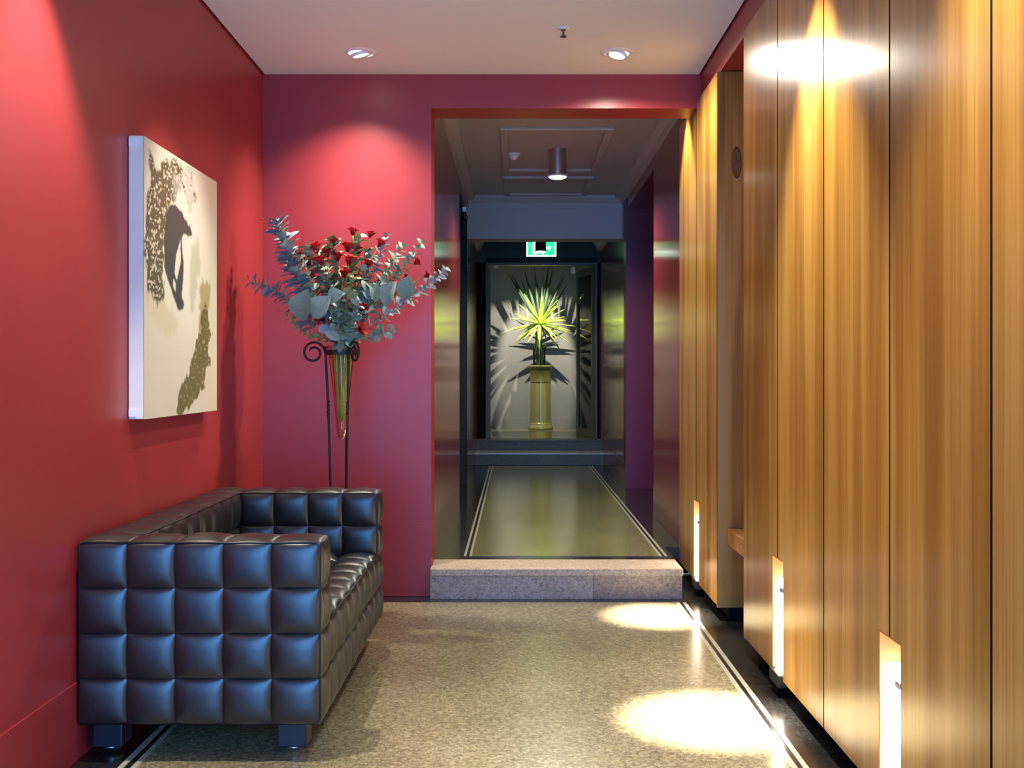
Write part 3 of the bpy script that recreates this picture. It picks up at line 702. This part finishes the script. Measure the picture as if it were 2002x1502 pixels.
branch([(650, 600, 0), (625, 530, 0), (598, 478, .02)], 'g', 24, .35, 1.0, 'leafy grey-green stem between the broad-leafed stem and the red blooms')
branch([(662, 590, .03), (655, 520, .04), (648, 470, .05)], 'f', 22, .4, .95, 'fresh green stem standing straight up among the uppermost red blooms')
branch([(675, 590, .0), (690, 520, .02), (704, 462, .05)], 'f', 26, .4, 1.05, 'fresh green stem topped by a bright tuft above the red blooms')
branch([(690, 600, .04), (735, 520, .05), (757, 458, .06)], 'b', 20, .4, .8, 'slender blue-grey eucalyptus stem standing up beside the tall red blooms')
branch([(700, 620, 0), (750, 560, .02), (790, 520, .02), (826, 472, .03)], 'g', 24, .35, .95, 'eucalyptus stem with paired leaves curving up toward the corridor opening')
branch([(700, 655, -.02), (770, 605, -.03), (835, 560, -.04), (872, 525, -.04)], 'b', 28, .3, .9, 'long eucalyptus stem reaching furthest toward the corridor opening')
branch([(695, 665, -.06), (735, 655, -.10), (768, 645, -.12)], 'g', 12, .35, .95, 'short drooping eucalyptus stem low on the corridor side of the bouquet')
branch([(690, 610, -.05), (735, 560, -.08), (775, 500, -.08)], 'g', 18, .35, 1.0, 'eucalyptus stem with a broad pale leaf toward the corridor opening', [(755, 600, -.11, .45, 1, .85), (790, 585, -.08, .25, 1, .75), (735, 590, -.12, -.3, 1, .6)])
branch([(660, 630, -.08), (648, 575, -.12), (640, 520, -.10)], 'g', 22, .25, 1.0, 'grey-green stem hanging in front beside the broadest pale leaf')
branch([(672, 640, -.10), (678, 590, -.14), (690, 535, -.12)], 'f', 22, .2, 1.0, 'fresh green stem in the front of the bouquet above the vase mouth')
branch([(665, 660, -.10), (660, 620, -.15), (664, 575, -.18)], 'g', 16, .1, 1.05, 'short grey-green stem spilling over the front of the vase rim')
branch([(640, 665, -.05), (590, 645, -.09), (552, 606, -.10)], 'f', 14, .3, .75, 'thin eucalyptus stem with small round leaves low toward the painting wall')
branch([(685, 600, .05), (720, 530, .08), (722, 490, .09)], 'g', 20, .4, .95, 'grey-green stem hidden behind the blue-grey upright stem')
branch([(668, 640, .03), (640, 560, .08), (610, 505, .10)], 'g', 18, .35, .95, 'grey-green stem at the back behind the red blooms')
branch([(680, 650, -.04), (715, 600, -.08), (730, 560, -.10)], 'b', 18, .2, .9, 'blue-grey stem low in front beside the broad pale leaves near the corridor')
branch([(655, 610, .02), (640, 550, .05), (628, 490, .04)], 'f', 20, .3, 1.0, 'fresh green stem fanning behind the cluster of red blooms toward the painting')
branch([(685, 620, -.02), (705, 560, -.02), (722, 505, 0)], 'g', 24, .25, 1.05, 'dense grey-green stem between the bright tuft and the broad pale leaves')
branch([(695, 640, .0), (750, 590, .02), (800, 575, .04)], 'g', 18, .3, .95, 'grey-green stem under the long stem that points to the corridor')
branch([(650, 640, -.02), (610, 600, -.03), (580, 570, -.02)], 'b', 20, .2, .95, 'blue-grey stem tucked under the broadest pale leaf')
branch([(680, 660, -.08), (690, 625, -.13), (700, 590, -.15)], 'g', 16, .1, 1.0, 'short grey-green stem in front beside the low red blooms')
branch([(655, 655, -.06), (635, 625, -.11), (620, 600, -.13)], 'b', 16, .1, .9, 'short blue-grey stem at the vase mouth near the curled iron top')
branch([(690, 600, .03), (745, 545, .05), (790, 480, .05)], 'g', 22, .4, .95, 'grey-green stem rising behind the broad pale leaves near the corridor')
for n_, (fx, fy, d, s) in enumerate([(620, 492, .03, 1.1), (604, 520, .02, 1.2), (628, 515, -.02, 1.15), (652, 478, .06, 1), (682, 515, -.06, 1.2), (660, 508, .02, 1), (700, 495, .03, 1.05), (645, 545, -.04, .9),
                                (634, 630, -.10, 1.0), (702, 645, -.10, 1.0), (706, 605, -.10, .9), (757, 575, .02, .9), (812, 515, .02, .8), (742, 480, .05, .9), (724, 462, .08, .8), (690, 458, .08, .9), (665, 590, .0, .9), (792, 545, .03, .7), (640, 500, .05, 1), (672, 540, -.10, 1), (588, 500, .0, .9), (612, 540, -.05, 1.0), (718, 520, -.02, 1), (832, 540, .0, .7), (680, 490, .0, 1.1)]):
    a = random.uniform(0, 6.28); r0 = random.uniform(.005, .03)
    mo = Vector((vx + r0 * math.cos(a), VY + r0 * math.sin(a), rz)); foot = Vector((vx + .35 * r0 * math.cos(a), VY + .35 * r0 * math.sin(a), rz - random.uniform(.22, .30)))
    p = Vector((wx(fx, VY + d), VY + d, wz(fy, VY + d)))
    t = thing('red_bloom', foot, 'small vivid red bloom ' + ('topping the bouquet above the eucalyptus leaves' if fy < 483 else 'low down just above the vase mouth' if fy > 575 else 'on the corridor side of the bouquet' if fx > 735 else 'on the painting side below the blue-grey spike' if fx < 625 else 'in the heart of the eucalyptus leaves'), 'flower', 'red blooms in the bouquet')
    midp = mo.lerp(p, .5) + Vector(((p.x - mo.x) * -.12, 0, .03))
    tube('stem', spline([foot, mo, midp, p], 6), .0026, M_stemy, t, 6)
    ax = (p - midp).normalized()
    a1 = ax.orthogonal().normalized(); a2 = ax.cross(a1)
    for k in range(13):
        an = k * 2.4; sp_ = .35 + 1.1 * k / 13
        dv = ax + (a1 * math.cos(an) + a2 * math.sin(an)) * sp_
        place(petal, 'petal', t, p - ax * .008, dv, -(a1 * math.cos(an) + a2 * math.sin(an)) + ax, s * random.uniform(1.15, 1.5))

# ------------------------------------------------------------------ pedestal, vase and leaf display
DY = 14.86; dx = wx(1057, DY); dz = .425
M_ped = mat('olive_gold_lacquer', (.30, .28, .09), .22, metal=.35, noise=.06)
pe = thing('pedestal', (dx, DY, dz), 'olive gold lacquered column pedestal in the display room', 'pedestal')
o = lathe('base', [(.165, 0), (.172, .012), (.172, .04), (.160, .055), (.150, .085), (.152, .10)], (dx, DY, dz), M_ped, pe, seg=40)
NF = 12
def fluted(prof, c, seg=72):
    V, Fc = [], []
    for r, z in prof:
        for k in range(seg):
            a = 2 * math.pi * k / seg; rr = r * (1 - .035 * abs(math.sin(NF * a / 2)) ** .6)
            V.append((c[0] + rr * math.cos(a), c[1] + rr * math.sin(a), c[2] + z))
    n = len(prof)
    for i in range(n - 1):
        for k in range(seg): Fc.append((i * seg + k, i * seg + (k + 1) % seg, (i + 1) * seg + (k + 1) % seg, (i + 1) * seg + k))
    return V, Fc
V, Fc = fluted([(.150, .10), (.147, .2), (.143, .45), (.141, .66)], (dx, DY, dz)); o = mobj('shaft', V, Fc, M_ped, pe, smooth=True); fix_normals(o)
o = lathe('capital', [(.144, .66), (.146, .67), (.150, .84), (.172, .86), (.178, .87), (.178, .885), (.17, .89)], (dx, DY, dz), M_ped, pe, seg=40); autosmooth(o, 50)
vt = dz + .89
dv_ = thing('glass_vase', (dx - .02, DY, vt), 'straight glass vase of green stems on the pedestal', 'vase')
o = lathe('glass_wall', [(.085, 0), (.088, .02), (.092, .30)], (dx - .02, DY, vt), M_vglass, dv_, seg=32, cap=False)
M_gstem = mat('green_stem', (.16, .30, .04), .5, noise=.2, nscale=30)
M_lime = mat_leaf('lime_leaf', (.40, .54, .05), (.54, .66, .10), .45)
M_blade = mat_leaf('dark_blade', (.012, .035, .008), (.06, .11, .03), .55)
cz = wz(634, DY); cc = Vector((dx - .01, DY - .02, cz))
def strap(L, wd, droop, n=8, thick=.45):
    V, Fc = [], []; sg = 6
    for i in range(n + 1):
        t = i / n; y = L * t; z = -droop * L * t * t
        wv = wd / 2 * min(1, 1.5 * (1.02 - t) ** .6) * (.7 + .3 * math.sin(math.pi * t))
        for k in range(sg):
            a = 2 * math.pi * k / sg; V.append((wv * math.cos(a), y, z + thick * wv * math.sin(a)))
    for i in range(n):
        for k in range(sg): Fc.append((i * sg + k, i * sg + (k + 1) % sg, (i + 1) * sg + (k + 1) % sg, (i + 1) * sg + k))
    Fc.append(tuple(range(n * sg, n * sg + sg)))
    return V, Fc
def strap_mesh(name, L, wd, droop, m):
    V, Fc = strap(L, wd, droop); me = bpy.data.meshes.new(name); me.from_pydata(V, [], Fc); me.shade_smooth(); me.materials.append(m); return me
br = thing('leaf_rosette', (dx - .02, DY, vt + .02), 'lime green rosette of strap leaves in the pedestal vase', 'plant')
for k in range(9):
    a = k * 2.399; r = .055 * math.sqrt(k / 9)
    tube('stem', [(dx - .02 + r * math.cos(a), DY + r * math.sin(a), vt + .025), (dx - .02 + r * .9 * math.cos(a + .4), DY + r * .9 * math.sin(a + .4), vt + .30), tuple(cc + Vector((0, 0, -.03)))], .011, M_gstem, br, 6)
SM = [strap_mesh('leaf', .45, .062, .06, M_lime), strap_mesh('leaf', .40, .066, .12, M_lime), strap_mesh('leaf', .50, .050, .08, M_lime)]
for k in range(42):
    az = k * 2.399; el = R(58) - R(98) * (k / 41) ** .9 + random.uniform(-.12, .12)
    d = Vector((math.cos(az) * math.cos(el), math.sin(az) * math.cos(el), math.sin(el)))
    d.y *= .45 if d.y > 0 else .7
    d.normalize(); shrink = min(1, .55 / max(d.y, .01))
    place(random.choice(SM), 'leaf', br, cc, d, Vector((0, 0, 1)) if el < R(75) else Vector((0, -1, 0)), shrink * random.uniform(.8, 1.1))
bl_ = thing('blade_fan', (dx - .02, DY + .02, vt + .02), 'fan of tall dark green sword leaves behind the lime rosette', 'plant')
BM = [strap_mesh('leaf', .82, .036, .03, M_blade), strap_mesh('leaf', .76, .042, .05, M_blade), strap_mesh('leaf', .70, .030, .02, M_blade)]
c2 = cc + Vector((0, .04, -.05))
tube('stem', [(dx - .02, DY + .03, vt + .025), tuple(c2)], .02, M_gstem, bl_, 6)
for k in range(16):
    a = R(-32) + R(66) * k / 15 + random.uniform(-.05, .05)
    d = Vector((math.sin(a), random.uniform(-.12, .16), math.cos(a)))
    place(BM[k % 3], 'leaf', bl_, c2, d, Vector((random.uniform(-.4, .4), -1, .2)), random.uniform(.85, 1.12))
# the two small spotlights that throw the leaf shadows
for (sx_, sy_, sz_), lab2, tx in (((wx(970, 14.12), 14.12, wz(521, 14.12)), 'small white spotlight hung in the display room on the door side', .75),
                                  ((wx(1120, 14.12), 14.12, wz(531, 14.12)), 'small white spotlight hung above the sword leaves in the display room', -.10)):
    t = thing('spotlight', (sx_, sy_, sz_), lab2, 'spotlight')
    tube('rod', [(sx_, sy_, sz_ + .02), (sx_, sy_, 2.75)], .006, M_trim, t, 8)
    q = lathe('can', [(.024, .055), (.028, .05), (.034, -.02), (.031, -.024), (.026, -.015)], (sx_, sy_, sz_), M_trim, t, seg=24)
    spot('lamp', (sx_, sy_, sz_ - .03), (tx, 15.25, 1.20), 165, (1, .97, .85), 66, .35, .010, t)
